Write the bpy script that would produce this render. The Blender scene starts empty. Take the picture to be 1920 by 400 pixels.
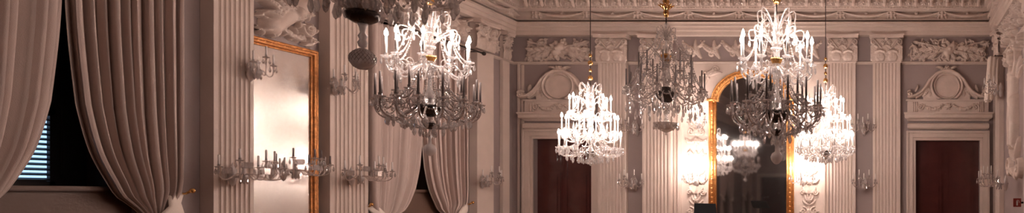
import bpy, bmesh, math, random
import numpy as np
from mathutils import Vector, Matrix
PI = math.pi
F = 1200.0            # focal length in pixels of the 1920 px wide frame
E = 1.7               # eye height
XL, XR = -10.11, 2.68 # side walls
YE, YB = 16.9, -11.0  # end wall, rear wall
SC = bpy.context.scene
COL = SC.collection
rnd = random.Random(7)

# ------------------------------------------------------------------ materials
def mat(name, col=(.8,.8,.8), rough=.6, metal=0, bump=0, bscale=30, var=0, vscale=3, spec=None, coat=0, sheen=0):
    m = bpy.data.materials.new(name); m.use_nodes = True
    nt = m.node_tree; p = nt.nodes['Principled BSDF']
    p.inputs['Base Color'].default_value = (*col, 1); p.inputs['Roughness'].default_value = rough
    p.inputs['Metallic'].default_value = metal
    if coat: p.inputs['Coat Weight'].default_value = coat
    if sheen: p.inputs['Sheen Weight'].default_value = sheen
    if spec is not None: p.inputs['Specular IOR Level'].default_value = spec
    tc = nt.nodes.new('ShaderNodeTexCoord')
    if var:
        n = nt.nodes.new('ShaderNodeTexNoise'); n.inputs['Scale'].default_value = vscale; n.inputs['Detail'].default_value = 5
        r = nt.nodes.new('ShaderNodeValToRGB')
        r.color_ramp.elements[0].position = .3; r.color_ramp.elements[1].position = .7
        r.color_ramp.elements[0].color = (*[c*(1-var) for c in col], 1)
        r.color_ramp.elements[1].color = (*[min(1, c*(1+var)) for c in col], 1)
        nt.links.new(tc.outputs['Object'], n.inputs['Vector']); nt.links.new(n.outputs['Fac'], r.inputs['Fac'])
        nt.links.new(r.outputs['Color'], p.inputs['Base Color'])
    if bump:
        n = nt.nodes.new('ShaderNodeTexNoise'); n.inputs['Scale'].default_value = bscale; n.inputs['Detail'].default_value = 3
        b = nt.nodes.new('ShaderNodeBump'); b.inputs['Strength'].default_value = bump; b.inputs['Distance'].default_value = .02
        nt.links.new(tc.outputs['Object'], n.inputs['Vector']); nt.links.new(n.outputs['Fac'], b.inputs['Height'])
        nt.links.new(b.outputs['Normal'], p.inputs['Normal'])
    return m

def crystal(name, trans, gloss, milk, col=(1,1,1), rough=.08, seethrough=.5, refr=.3):
    m = bpy.data.materials.new(name); m.use_nodes = True
    nt = m.node_tree; nt.nodes.clear()
    out = nt.nodes.new('ShaderNodeOutputMaterial')
    T = nt.nodes.new('ShaderNodeBsdfTransparent'); T.inputs['Color'].default_value = (*[seethrough**.1*c for c in col], 1)
    G = nt.nodes.new('ShaderNodeBsdfGlossy'); G.inputs['Color'].default_value = (*col, 1); G.inputs['Roughness'].default_value = rough
    D = nt.nodes.new('ShaderNodeBsdfDiffuse'); D.inputs['Color'].default_value = (*col, 1)
    L = nt.nodes.new('ShaderNodeBsdfTranslucent'); L.inputs['Color'].default_value = (*col, 1)
    m1 = nt.nodes.new('ShaderNodeMixShader'); m1.inputs[0].default_value = .5
    nt.links.new(D.outputs[0], m1.inputs[1]); nt.links.new(L.outputs[0], m1.inputs[2])
    m2 = nt.nodes.new('ShaderNodeMixShader'); m2.inputs[0].default_value = gloss/(gloss+milk)
    nt.links.new(m1.outputs[0], m2.inputs[1]); nt.links.new(G.outputs[0], m2.inputs[2])
    RF = nt.nodes.new('ShaderNodeBsdfRefraction'); RF.inputs['Color'].default_value = (*col, 1); RF.inputs['Roughness'].default_value = .02; RF.inputs['IOR'].default_value = 1.45
    mr = nt.nodes.new('ShaderNodeMixShader'); mr.inputs[0].default_value = refr
    nt.links.new(m2.outputs[0], mr.inputs[1]); nt.links.new(RF.outputs[0], mr.inputs[2]); m2 = mr
    m3 = nt.nodes.new('ShaderNodeMixShader'); m3.inputs[0].default_value = 1-trans
    nt.links.new(T.outputs[0], m3.inputs[1]); nt.links.new(m2.outputs[0], m3.inputs[2])
    nt.links.new(m3.outputs[0], out.inputs['Surface'])
    return m

def emit(name, col, s):
    m = bpy.data.materials.new(name); m.use_nodes = True
    nt = m.node_tree; nt.nodes.clear()
    out = nt.nodes.new('ShaderNodeOutputMaterial'); e = nt.nodes.new('ShaderNodeEmission')
    e.inputs['Color'].default_value = (*col, 1); e.inputs['Strength'].default_value = s
    nt.links.new(e.outputs[0], out.inputs['Surface'])
    m.cycles.emission_sampling = 'NONE'
    return m

M = {}
M['stucco'] = mat('cream_stucco', (.67,.545,.48), .55, bump=.12, bscale=40, var=.06, vscale=2)
M['relief'] = mat('relief_stucco', (.66,.53,.465), .42, bump=.15, bscale=60, var=.07, vscale=5)
M['wall'] = mat('taupe_plaster', (.335,.262,.252), .6, bump=.08, bscale=25, var=.05, vscale=1.5)
M['ceiling'] = mat('pale_ceiling', (.6,.5,.46), .7, bump=.1, bscale=8)
M['mahogany'] = mat('dark_mahogany', (.075,.015,.013), .25, var=.15, vscale=3, coat=.5)
M['gilt'] = mat('gilding', (.85,.42,.15), .34, metal=.75, bump=.5, bscale=45, var=.2, vscale=20)
M['gilt_dark'] = mat('reddish_gilding', (.62,.26,.09), .38, metal=.6, bump=.5, bscale=45, var=.3, vscale=15)
M['brass'] = mat('aged_brass', (.75,.42,.15), .22, metal=1, bump=.1)
M['bronze'] = mat('dark_silvering', (.10,.085,.08), .2, metal=.8, bump=.3, bscale=50)
M['fabric'] = mat('curtain_fabric', (.60,.47,.42), .8, bump=.25, bscale=120, sheen=.3)
M['tie'] = mat('tie_fabric', (.82,.70,.62), .75, bump=.2, bscale=90)
M['wax'] = mat('candle_wax', (.80,.72,.68), .4)
M['darkwax'] = mat('unlit_candle', (.21,.165,.155), .4)
M['black'] = mat('black_metal', (.006,.006,.007), .75, spec=.15)
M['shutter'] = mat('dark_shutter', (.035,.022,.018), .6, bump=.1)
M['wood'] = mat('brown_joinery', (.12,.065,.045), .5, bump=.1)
M['red'] = mat('sign_red', (.28,.03,.02), .5)
M['white'] = mat('sign_white', (.8,.75,.72), .5)
M['crystal'] = crystal('cut_crystal', .30, .40, .30, (1,.97,.96), .05)
M['crystal_dim'] = crystal('smoky_crystal', .30, .50, .16, (.75,.69,.67), .08)
M['glassarm'] = crystal('blown_glass', .32, .38, .30, (1,.95,.93), .1)
M['bulbglass'] = crystal('etched_glass', .10, .34, .62, (1,.95,.94), .08, refr=.12)
M['pane'] = crystal('window_pane', .9, .1, .01, (.9,.9,.95), .05, refr=0)
M['flame'] = emit('lit_candle_bulb', (1,.86,.76), 42)
def mirror_mat(name, col, rough, haze):
    m = mat(name, col, rough, metal=1)
    p = m.node_tree.nodes['Principled BSDF']
    d = m.node_tree.nodes.new('ShaderNodeBsdfDiffuse'); d.inputs['Color'].default_value = (.75,.68,.66,1)
    mx = m.node_tree.nodes.new('ShaderNodeMixShader'); mx.inputs[0].default_value = haze
    o = m.node_tree.nodes['Material Output']
    m.node_tree.links.new(p.outputs[0], mx.inputs[1]); m.node_tree.links.new(d.outputs[0], mx.inputs[2])
    m.node_tree.links.new(mx.outputs[0], o.inputs['Surface'])
    return m
M['mirror'] = mirror_mat('silvered_mirror', (.82,.80,.80), .035, .02)
M['hazemirror'] = mirror_mat('pale_reflection_mirror', (.86,.82,.79), .22, .22)  # diffuse haze mixed into the glass stands in for a pale bright reflection

# parquet floor
def parquet():
    m = mat('parquet', (.2,.1,.06), .25)
    nt = m.node_tree; p = nt.nodes['Principled BSDF']
    tc = nt.nodes.new('ShaderNodeTexCoord'); b = nt.nodes.new('ShaderNodeTexBrick')
    b.inputs['Scale'].default_value = 2; b.inputs['Color1'].default_value = (.22,.11,.06,1); b.inputs['Color2'].default_value = (.16,.08,.045,1)
    b.inputs['Mortar'].default_value = (.05,.025,.015,1); b.inputs['Mortar Size'].default_value = .01
    nt.links.new(tc.outputs['Object'], b.inputs['Vector']); nt.links.new(b.outputs['Color'], p.inputs['Base Color'])
    return m
M['parquet'] = parquet()

# ------------------------------------------------------------------ object helpers
def link(o, parent=None):
    COL.objects.link(o)
    if parent is not None: o.parent = parent
    return o
def tag(o, label=None, cat=None, group=None, kind=None):
    if label: o['label'] = label
    if cat: o['category'] = cat
    if group: o['group'] = group
    if kind: o['kind'] = kind
    return o
def thing(name, label, cat, loc=(0,0,0), rz=0, group=None):
    o = bpy.data.objects.new(name, None); o.empty_display_size = .1
    link(o); o.location = loc; o.rotation_euler = (0,0,rz)
    return tag(o, label, cat, group)
def mesh_from(name, verts, faces, smooth=False):
    me = bpy.data.meshes.new(name); me.from_pydata([tuple(v) for v in verts], [], faces); me.update()
    if smooth:
        me.polygons.foreach_set('use_smooth', [True]*len(me.polygons))
    return me
def obj(name, data, m, parent=None, loc=None, rot=None, smooth=None):
    if isinstance(data, bmesh.types.BMesh):
        me = bpy.data.meshes.new(name); bmesh.ops.recalc_face_normals(data, faces=data.faces[:]); data.to_mesh(me); data.free()
        if smooth: me.polygons.foreach_set('use_smooth', [True]*len(me.polygons))
        data = me
    if m is not None and not data.materials: data.materials.append(M[m] if isinstance(m, str) else m)
    o = bpy.data.objects.new(name, data); link(o, parent)
    if loc is not None: o.location = loc
    if rot is not None: o.rotation_euler = rot
    return o
def struct(name, data, m, parent=None, **k):
    o = obj(name, data, m, parent, **k)
    if parent is None: o['kind'] = 'structure'
    return o
def copy_tree(o, parent=None):
    c = o.copy(); COL.objects.link(c); c.parent = parent
    for ch in list(o.children): copy_tree(ch, c)
    return c

def box(bm, x0, x1, y0, y1, z0, z1, bev=0):
    vs = [bm.verts.new((x, y, z)) for x in (x0, x1) for y in (y0, y1) for z in (z0, z1)]
    fs = [(0,1,3,2),(4,6,7,5),(0,4,5,1),(2,3,7,6),(0,2,6,4),(1,5,7,3)]
    nf = [bm.faces.new([vs[i] for i in f]) for f in fs]
    if bev:
        ed = {e for f in nf for e in f.edges}
        bmesh.ops.bevel(bm, geom=list(ed), offset=bev, segments=2, affect='EDGES')
def lathe(bm, prof, seg=16, c=(0,0,0)):
    rings = []
    for r, z in prof:
        if r < 1e-5: rings.append([bm.verts.new((c[0], c[1], c[2]+z))])
        else: rings.append([bm.verts.new((c[0]+r*math.cos(2*PI*i/seg), c[1]+r*math.sin(2*PI*i/seg), c[2]+z)) for i in range(seg)])
    for a, b in zip(rings, rings[1:]):
        for i in range(seg):
            j = (i+1) % seg
            if len(a) == 1 and len(b) == 1: continue
            if len(a) == 1: bm.faces.new((a[0], b[i], b[j]))
            elif len(b) == 1: bm.faces.new((a[i], a[j], b[0]))
            else: bm.faces.new((a[i], a[j], b[j], b[i]))
def tube(bm, pts, rad, seg=6, flat=1.0, up=None):
    """tube along pts; rad number or list; flat scales the second axis of the section"""
    pts = [Vector(p) for p in pts]; n = len(pts)
    rads = rad if isinstance(rad, (list, tuple)) else [rad]*n
    rings = []; ref = Vector(up) if up else Vector((0,0,1))
    for i, p in enumerate(pts):
        t = (pts[min(i+1, n-1)] - pts[max(i-1, 0)]).normalized()
        a = t.cross(ref)
        if a.length < 1e-3: a = t.cross(Vector((0,1,0.01)))
        a.normalize(); b = a.cross(t).normalized()
        if not up: ref = b
        rings.append([bm.verts.new(p + a*math.cos(2*PI*k/seg)*rads[i] + b*math.sin(2*PI*k/seg)*rads[i]*flat) for k in range(seg)])
    for A, B in zip(rings, rings[1:]):
        for k in range(seg):
            bm.faces.new((A[k], A[(k+1)%seg], B[(k+1)%seg], B[k]))
    bm.faces.new(rings[0][::-1]); bm.faces.new(rings[-1])
def bez(p0, p1, p2, p3, n=10):
    out = []
    for i in range(n+1):
        t = i/n; s = 1-t
        out.append(tuple(s**3*a+3*s*s*t*b+3*s*t*t*c+t**3*d for a, b, c, d in zip(p0, p1, p2, p3)))
    return out
def prism_path(bm, poly, z0, z1):
    """extrude closed 2-D polygon poly [(x,y)] in z"""
    a = [bm.verts.new((x, y, z0)) for x, y in poly]; b = [bm.verts.new((x, y, z1)) for x, y in poly]
    n = len(poly)
    for i in range(n): bm.faces.new((a[i], a[(i+1)%n], b[(i+1)%n], b[i]))
    bm.faces.new(a[::-1]); bm.faces.new(b)

# ------------------------------------------------------------------ carved relief (a height field with real depth)
class Carve:
    def __init__(s, w, h, res):
        s.w, s.h, s.res = w, h, res
        s.nu, s.nv = int(w/res)+1, int(h/res)+1
        s.U, s.V = np.meshgrid(np.linspace(0, w, s.nu), np.linspace(0, h, s.nv), indexing='ij')
        s.H = np.zeros_like(s.U)
    def stroke(s, pts, rads, hs, groove=0, flat=0):
        n = len(pts)
        if not isinstance(rads, (list, tuple)): rads = [rads]*n
        if not isinstance(hs, (list, tuple)): hs = [hs]*n
        for i in range(max(1, n-1)):
            a = pts[i]; b = pts[min(i+1, n-1)]; ra, rb = rads[i], rads[min(i+1, n-1)]; ha, hb = hs[i], hs[min(i+1, n-1)]
            R = max(ra, rb)
            i0 = max(0, int((min(a[0], b[0])-R)/s.w*(s.nu-1))); i1 = min(s.nu, int((max(a[0], b[0])+R)/s.w*(s.nu-1))+2)
            j0 = max(0, int((min(a[1], b[1])-R)/s.h*(s.nv-1))); j1 = min(s.nv, int((max(a[1], b[1])+R)/s.h*(s.nv-1))+2)
            if i1 <= i0 or j1 <= j0: continue
            U = s.U[i0:i1, j0:j1]; V = s.V[i0:i1, j0:j1]
            dx, dy = b[0]-a[0], b[1]-a[1]; L = dx*dx+dy*dy
            t = np.clip(((U-a[0])*dx+(V-a[1])*dy)/L, 0, 1) if L > 1e-12 else np.zeros_like(U)
            d = np.hypot(U-a[0]-t*dx, V-a[1]-t*dy)
            r = np.maximum(ra+(rb-ra)*t, 1e-4); hh = ha+(hb-ha)*t
            q = d/r
            prof = np.sqrt(np.clip(1-q*q, 0, 1))
            if flat: prof = np.clip((1-q)*4, 0, 1)
            if groove: prof = prof*(1-groove+groove*np.clip(q*2.2, 0, 1))
            s.H[i0:i1, j0:j1] = np.maximum(s.H[i0:i1, j0:j1], hh*prof)
    def leaf(s, u, v, ang, L, W, h, curl=0, groove=.5):
        pts, rs, hs = [], [], []
        x, y, a = u, v, ang; n = 7
        for i in range(n+1):
            t = i/n
            pts.append((x, y)); rs.append(max(.004, W*math.sin(PI*(.12+.85*t))**.8)); hs.append(h*(.5+.6*math.sin(PI*t*.9)))
            x += math.cos(a)*L/n; y += math.sin(a)*L/n; a += curl/n
        s.stroke(pts, rs, hs, groove)
    def scroll(s, u, v, r, a0, turns, w, h, sign=1):
        pts, rs = [], []; n = int(14*turns)+4
        for i in range(n+1):
            t = i/n; rr = r*(1-.85*t); a = a0+sign*t*turns*2*PI
            pts.append((u+rr*math.cos(a), v+rr*math.sin(a))); rs.append(w*(1-.35*t))
        s.stroke(pts, rs, h)
        s.stroke([pts[-1]], w*1.3, h*1.2)
    def rosette(s, u, v, r, h, n=6):
        for k in range(n):
            a = 2*PI*k/n; s.leaf(u, v, a, r, r*.3, h)
        s.stroke([(u, v)], r*.3, h*1.2)
    def garland(s, u0, v0, u1, v1, sag, w, h, seed=0):
        r = random.Random(seed); n = 16
        for i in range(n+1):
            t = i/n; x = u0+(u1-u0)*t; y = v0+(v1-v0)*t-sag*4*t*(1-t)
            ww = w*(.6+.8*math.sin(PI*t))
            s.stroke([(x+r.uniform(-.3,.3)*ww, y+r.uniform(-.3,.3)*ww)], ww*r.uniform(.5,.8), h*r.uniform(.7,1.1))
            if i % 2: s.leaf(x, y, r.uniform(0, 2*PI), ww*1.3, ww*.3, h*.8)
    def mesh(s, name, o, u, v, n, cut=True):
        o, u, v, n = Vector(o), Vector(u), Vector(v), Vector(n)
        H = s.H; eps = 1e-4
        live = H > eps
        verts, faces, idx = [], [], -np.ones(H.shape, int)
        cell = live[:-1,:-1] | live[1:,:-1] | live[:-1,1:] | live[1:,1:]
        if not cut: cell[:] = True
        need = np.zeros(H.shape, bool)
        need[:-1,:-1] |= cell; need[1:,:-1] |= cell; need[:-1,1:] |= cell; need[1:,1:] |= cell
        I, J = np.nonzero(need)
        idx[I, J] = np.arange(len(I))
        hh = np.where(H[I, J] > eps, H[I, J], 0)+.004
        P = np.array(o)[None] + s.U[I, J][:, None]*np.array(u)[None] + s.V[I, J][:, None]*np.array(v)[None] + hh[:, None]*np.array(n)[None]
        CI, CJ = np.nonzero(cell)
        q = np.stack([idx[CI, CJ], idx[CI+1, CJ], idx[CI+1, CJ+1], idx[CI, CJ+1]], 1)
        if u.cross(v).dot(n) < 0: q = q[:, ::-1]
        return mesh_from(name, P.tolist(), q.tolist(), True)

def trophy(c, seed, dens=1.0, h=.09):
    """war trophy: crossed shafts, shield, palm fans, ribbons, filling c"""
    r = random.Random(seed); w, H = c.w, c.h; cx, cy = w/2, H*.5
    m = min(w/2, H)
    for sg in (-1, 1):
        c.stroke([(cx-sg*w*.42, cy-H*.32), (cx+sg*w*.42, cy+H*.36)], .022, h*.8)
        c.leaf(cx+sg*w*.36, cy+H*.3, math.atan2(H*.3, sg*w*.3), .16, .035, h)
        for k in range(int(9*dens)):
            t = k/(9.*dens)
            bx = cx+sg*(w*.10+w*.30*t); by = cy-H*.05+H*.12*math.sin(k*2.1)
            c.leaf(bx, by, (0 if sg > 0 else PI)+sg*(.9-1.7*((k*.37) % 1)), m*r.uniform(.30,.45), m*.095, h*r.uniform(.6,1), r.uniform(-.9,.9))
            c.leaf(bx, by, (0 if sg > 0 else PI)-sg*(.3+.9*((k*.61) % 1)), m*r.uniform(.25,.4), m*.085, h*r.uniform(.5,.9), r.uniform(-1,1))
        c.scroll(cx+sg*w*.40, cy-H*.18, m*.12, r.uniform(0,6), 1.3, m*.03, h*.8, sg)
        c.scroll(cx+sg*w*.27, cy+H*.28, m*.10, r.uniform(0,6), 1.2, m*.028, h*.8, -sg)
        # ribbon
        pts = [(cx+sg*(w*.08+w*.38*t/10), cy-H*.34+H*.07*math.sin(t*1.7)) for t in range(11)]
        c.stroke(pts, m*.03, h*.5)
    c.stroke([(cx-w*.03, cy-H*.10), (cx+w*.04, cy+H*.12)], m*.20, h*1.1)
    c.stroke([(cx+w*.005, cy+H*.02)], m*.11, h*1.5)
    for k in range(int(9*dens)):
        a = k*2*PI/9+.3
        c.leaf(cx+math.cos(a)*m*.16, cy+math.sin(a)*m*.14, a, m*.30, m*.08, h*.8, .6)

def scrollwork(c, seed, cell=.28, h=.06):
    """dense foliage scrolls over the panel"""
    r = random.Random(seed)
    ny = max(1, int(c.h/cell)); nx = max(1, int(c.w/cell))
    for i in range(nx):
        for j in range(ny):
            x = c.w*(i+.5)/nx+r.uniform(-.2,.2)*cell; y = c.h*(j+.5)/ny+r.uniform(-.2,.2)*cell
            k = r.random()
            if k < .45: c.scroll(x, y, cell*.38, r.uniform(0,6), r.uniform(1,1.5), cell*.09, h*r.uniform(.7,1.1), r.choice((-1,1)))
            elif k < .6: c.rosette(x, y, cell*.36, h, 6)
            for q in range(4):
                c.leaf(x+r.uniform(-.2,.2)*cell, y+r.uniform(-.2,.2)*cell, r.uniform(0,6.3), cell*r.uniform(.5,.8), cell*r.uniform(.08,.13), h*r.uniform(.5,1.1), r.uniform(-1.6,1.6))

def candelabra(c, seed, h=.05):
    """vertical symmetric arabesque"""
    r = random.Random(seed); cx = c.w/2; y = .05
    c.stroke([(cx, 0), (cx, c.h)], .012, h*.6)
    k = 0
    while y < c.h-.15:
        st = .26+.06*math.sin(k*1.9)
        kind = k % 4
        for sg in (-1, 1):
            if kind == 0:
                c.scroll(cx+sg*c.w*.22, y+st*.5, c.w*.17, PI/2 if sg < 0 else PI/2, 1.3, .022, h, sg)
                c.leaf(cx+sg*.03, y, PI/2-sg*.6, st*.9, .035, h, -sg*.9)
            elif kind == 1:
                for q in range(3):
                    c.leaf(cx, y+q*.06, PI/2-sg*(1.3-q*.4), c.w*.36, .028, h, sg*.9)
            elif kind == 2:
                c.leaf(cx+sg*.05, y+.05, PI/2-sg*1.1, c.w*.34, .04, h, sg*1.2)
                c.scroll(cx+sg*c.w*.26, y+st*.35, c.w*.12, 0, 1.2, .02, h, -sg)
            else:
                c.garland(cx, y+st*.8, cx+sg*c.w*.42, y+st*.7, .09, .035, h, seed+k)
        if kind in (1, 3): c.rosette(cx, y+st*.5, .085, h*1.3, 6)
        else: c.stroke([(cx, y+st*.3), (cx, y+st*.6)], [.05, .03], h*1.4)
        y += st; k += 1

# ------------------------------------------------------------------ the room
def wall_holes(axis, pos, thick, a0, a1, z0, z1, holes):
    """slab wall in plane axis=pos, thick outward, with rectangular holes [(a0,a1,z0,z1)]"""
    bm = bmesh.new()
    As = sorted({a0, a1, *[h[0] for h in holes], *[h[1] for h in holes]})
    Zs = sorted({z0, z1, *[h[2] for h in holes], *[h[3] for h in holes]})
    for p, q in zip(As, As[1:]):
        for r, s in zip(Zs, Zs[1:]):
            mA, mZ = (p+q)/2, (r+s)/2
            if any(h[0] < mA < h[1] and h[2] < mZ < h[3] for h in holes): continue
            lo, hi = min(pos, pos+thick), max(pos, pos+thick)
            if axis == 'x': box(bm, lo, hi, p, q, r, s)
            else: box(bm, p, q, lo, hi, r, s)
    bmesh.ops.remove_doubles(bm, verts=bm.verts[:], dist=1e-5)
    # drop doubled inner faces
    seen = {}
    for f in bm.faces[:]:
        key = tuple(sorted(v.index for v in f.verts)) if False else tuple(round(x, 3) for x in f.calc_center_median())
        seen.setdefault(key, []).append(f)
    dead = [f for fs in seen.values() if len(fs) > 1 for f in fs]
    bmesh.ops.delete(bm, geom=dead, context='FACES')
    return bm
ZC = 8.8
def ex(px): return (px-1680)/71.0
def ez(py): return E+(365-py)/71.0

win_c = [7.64, 13.36, 1.92, -3.80, -9.10]
holesL = [(c-.68, c+.68, 1.8, 5.0) for c in win_c]
struct('wall_left', wall_holes('x', XL, -.6, YB, YE, 0, ZC, holesL), 'wall')
doorR = (ex(1717), ex(1837), 0, ez(264)); doorL = (ex(1000), ex(1110), 0, ez(261))
struct('wall_end', wall_holes('y', YE, .5, XL-.6, XR+.5, 0, ZC, [doorR, doorL]), 'wall')
struct('wall_right', wall_holes('x', XR, .5, YB, YE, 0, ZC, []), 'wall')
rearD = (-9.45, -7.65, 0, 2.9)
struct('wall_rear', wall_holes('y', YB, -.5, XL-.6, XR+.5, 0, ZC, [rearD]), 'wall')
bm = bmesh.new(); box(bm, XL-.6, XR+.5, YB-.5, YE+.5, -.2, 0); struct('floor', bm, 'parquet')
bm = bmesh.new(); box(bm, XL-.6, XR+.5, YB-.5, YE+.5, ZC, ZC+.2); struct('ceiling', bm, 'ceiling')
for nm, b in (('baseboard_left', (XL-.005, XL+.04, YB, YE)), ('baseboard_right', (XR-.04, XR+.005, YB, YE))):
    bm = bmesh.new(); box(bm, *b, 0, .3, .01); struct(nm, bm, 'stucco')

# entablature ring around the room
PROF_LOW = [(.002,5.13),(.045,5.165),(.05,5.19),(.02,5.215),(.002,5.22)]
prof = [(.002,5.868),(.17,5.875),(.17,5.97),(.20,5.98),(.20,6.07),(.235,6.08),(.235,6.16),(.28,6.175),(.27,6.195),(.20,6.205),(.06,6.21),(.06,6.25),
        (.25,6.262),(.25,6.272),(.19,6.28),(.18,6.455),(.24,6.462),(.30,6.468),(.31,6.472),(.31,6.522),(.33,6.528),(.33,6.56),(.40,6.566),(.40,6.765),
        (.64,6.79),(.66,6.9),(.72,7.0),(.76,7.04),(.76,7.1),(.55,7.2),(.6,7.5),(.8,8.05),(1.2,8.5),(1.9,8.72),(2.4,8.78),(2.4,8.81)]
bm = bmesh.new()
for pr_ in (PROF_LOW, prof):
  rings = []
  for d, z in pr_:
      rings.append([bm.verts.new(p) for p in ((XL+d,YB+d,z),(XR-d,YB+d,z),(XR-d,YE-d,z),(XL+d,YE-d,z))])
  for A, B in zip(rings, rings[1:]):
    for k in range(4):
        if (B[k].co-A[k].co).length > 1e-6: bm.faces.new((A[k], A[(k+1)%4], B[(k+1)%4], B[k]))
me = bpy.data.meshes.new('cornice')
for f in bm.faces: f.normal_update()
bm.to_mesh(me); bm.free(); me.flip_normals()
corn = struct('trim_1', me, 'stucco')
tag(corn, 'cream plaster entablature with cornice and cove running around the room')

def swag_strip(length, seed, k0=0.0):
    c = Carve(length, .19, .0125)
    P = 1.32; x = k0
    while x < length+P:
        # knot
        c.stroke([(x, .03), (x, .18)], [.035,.06], .11)
        for sg in (-1, 1):
            c.stroke([(x, .15), (x+sg*.07, .185), (x+sg*.10, .12), (x+sg*.02, .10)], .024, .10)
            c.stroke([(x+sg*.06, .12), (x+sg*.10, .03)], [.025,.035], .08)
        pts = []
        for i in range(13):
            t = i/12; pts.append((x+.06+(P-.12)*t, .175-.115*math.sin(PI*t)**.8))
        c.stroke(pts, [.018+.022*math.sin(PI*i/12) for i in range(13)], .11)
        c.stroke([(a, b+.045) for a, b in pts[2:-2]], .016, .07)
        c.rosette(x+P/2, .14, .055, .09, 5)
        x += P
    return c
o = obj('swag_relief', swag_strip(XR-XL-.4, 1, .55).mesh('swags', (XL+.2, YE-.185, 6.276), (1,0,0), (0,0,1), (0,-1,0)), 'relief', corn)
o = obj('swag_relief', swag_strip(12.5, 2, .3).mesh('swags', (XL+.185, 4.2, 6.276), (0,1,0), (0,0,1), (1,0,0)), 'relief', corn)
o = obj('swag_relief', swag_strip(6.5, 3, .3).mesh('swags', (XR-.185, 10.2, 6.276), (0,1,0), (0,0,1), (-1,0,0)), 'relief', corn)

def bead_row(a, b, step, r, pos):
    bm = bmesh.new(); n = int((b-a)/step)
    for i in range(n):
        x = a+(i+.5)*step; p = pos(x)
        vs = []
        box(bm, p[0]-r, p[0]+r, p[1]-r, p[1]+r, p[2]-r*.8, p[2]+r*.8)
    return bm
o = obj('dentil_row', bead_row(XL+.4, XR-.4, .075, .024, lambda x: (x, YE-.345, 6.545)), 'stucco', corn); o['kind'] = 'stuff'
o = obj('dentil_row', bead_row(4, YE-.4, .075, .024, lambda y: (XL+.345, y, 6.545)), 'stucco', corn); o['kind'] = 'stuff'
# consoles (scrolled brackets) under the corona
def console_mesh():
    bm = bmesh.new()
    box(bm, -.07, .07, -.22, 0, .12, .19, .01)
    tube(bm, [(0,-.02,.02),(0,-.06,0),(0,-.10,.04),(0,-.12,.1),(0,-.17,.13),(0,-.2,.1)], [.035,.05,.05,.045,.045,.03], 8, 1.0)
    for s in (-1, 1): tube(bm, [(s*.06,-.02,.16),(s*.065,-.07,.05),(s*.06,-.01,.0)], .02, 6)
    me = bpy.data.meshes.new('console'); bmesh.ops.recalc_face_normals(bm, faces=bm.faces[:]); bm.to_mesh(me); bm.free(); return me
cm = console_mesh()
x = XL+.62
while x < XR-.5:
    obj('console', cm, 'relief', corn, (x, YE-.40, 6.57)); x += .40
y = 6.0
while y < YE-.5:
    obj('console', cm, 'relief', corn, (XL+.40, y, 6.57), (0,0,PI/2)); y += .40
# coffer rosettes between the consoles are too small to read; a band of them is carved
c = Carve(XR-XL-1, .17, .0125); x = .32
while x < c.w: c.rosette(x, .085, .08, .04, 6); x += .40
obj('rosette_band', c.mesh('rosettes', (XL+.5, YE-.405, 6.575), (1,0,0), (0,0,1), (0,-1,0)), 'relief', corn)

# ------------------------------------------------------------------ pilasters
def shaft_mesh(w, d, z0, z1, nfl):
    """fluted front facing -Y, back at y=0"""
    pts = [(-w/2, 0), (-w/2, -d)]
    m = w*.075; fw = (w-2*m)/nfl
    for i in range(nfl):
        x0 = -w/2+m+i*fw
        a = x0+fw*.16; b = x0+fw*.84
        pts.append((a, -d))
        for k in range(1, 6):
            t = PI*k/6; pts.append(((a+b)/2-(b-a)/2*math.cos(t), -d+math.sin(t)*(b-a)*.48))
        pts.append((b, -d))
    pts += [(w/2, -d), (w/2, 0)]
    bm = bmesh.new(); prism_path(bm, pts, z0, z1)
    # astragal at the neck
    box(bm, -w/2-.03, w/2+.03, -d-.03, 0, z1, z1+.05, .012)
    return bm
def capital_mesh(w, d, h):
    bm = bmesh.new()
    # bell
    prism_path(bm, [(-w/2*.93, 0), (-w/2*.93, -d*.95), (w/2*.93, -d*.95), (w/2*.93, 0)], 0, h*.86)
    # abacus with concave front
    top = [(-w/2*1.22, 0)] + [(-w/2*1.22+w*1.22*i/8, -d-.13+.06*math.sin(PI*i/8)) for i in range(9)] + [(w/2*1.22, 0)]
    prism_path(bm, top, h*.87, h*.94)
    top2 = [(x*1.04, y*1.06) for x, y in top]; prism_path(bm, top2, h*.94, h)
    return bm
CAPZ0, CAPZ1 = ez(118), ez(69)
def acanthus(w, d, h):
    W = w*1.16; c = Carve(W, h*.88, min(.012, w/46)); m = W/2
    H = .042
    def leaf(u, v, L, ww, hh):
        for a, l, k in ((0, 1, 0), (.42, .92, -.5), (-.42, .92, .5), (.85, .72, -.8), (-.85, .72, .8)):
            c.leaf(u, v, PI/2+a*.8, L*l, ww*.24, hh*(1-.12*abs(a)), k, .6)
        c.stroke([(u-ww*.30, v+L*.86), (u, v+L*.98), (u+ww*.30, v+L*.86)], ww*.10, hh*1.5)
    g = w/3.1
    g = w/2.2
    for i in range(3): leaf(m+(i-1)*g, .0, h*.62, g*.9, H*1.0)
    for i in range(2): leaf(m+(i-.5)*g, .0, h*.40, g*1.1, H*1.8)
    g = w/3.1
    for s_ in (-1, 1):
        c.stroke([(m+s_*g*.5, h*.48), (m+s_*g*1.0, h*.66), (m+s_*w*.42, h*.80)], [.018,.02,.02], H*1.5)
        c.scroll(m+s_*w*.46, h*.72, h*.115, PI/2, 1.5, .018, H*2.2, -s_)
        c.stroke([(m+s_*g*.45, h*.48), (m+s_*g*.3, h*.66)], .015, H*1.3)
        c.scroll(m+s_*g*.42, h*.72, h*.085, PI/2, 1.4, .014, H*1.7, s_)
    c.rosette(m, h*.82, h*.09, H*2.2, 6)
    return c.mesh('acanthus', (-m, -d*.95-.001, 0), (1,0,0), (0,0,1), (0,-1,0))
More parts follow.
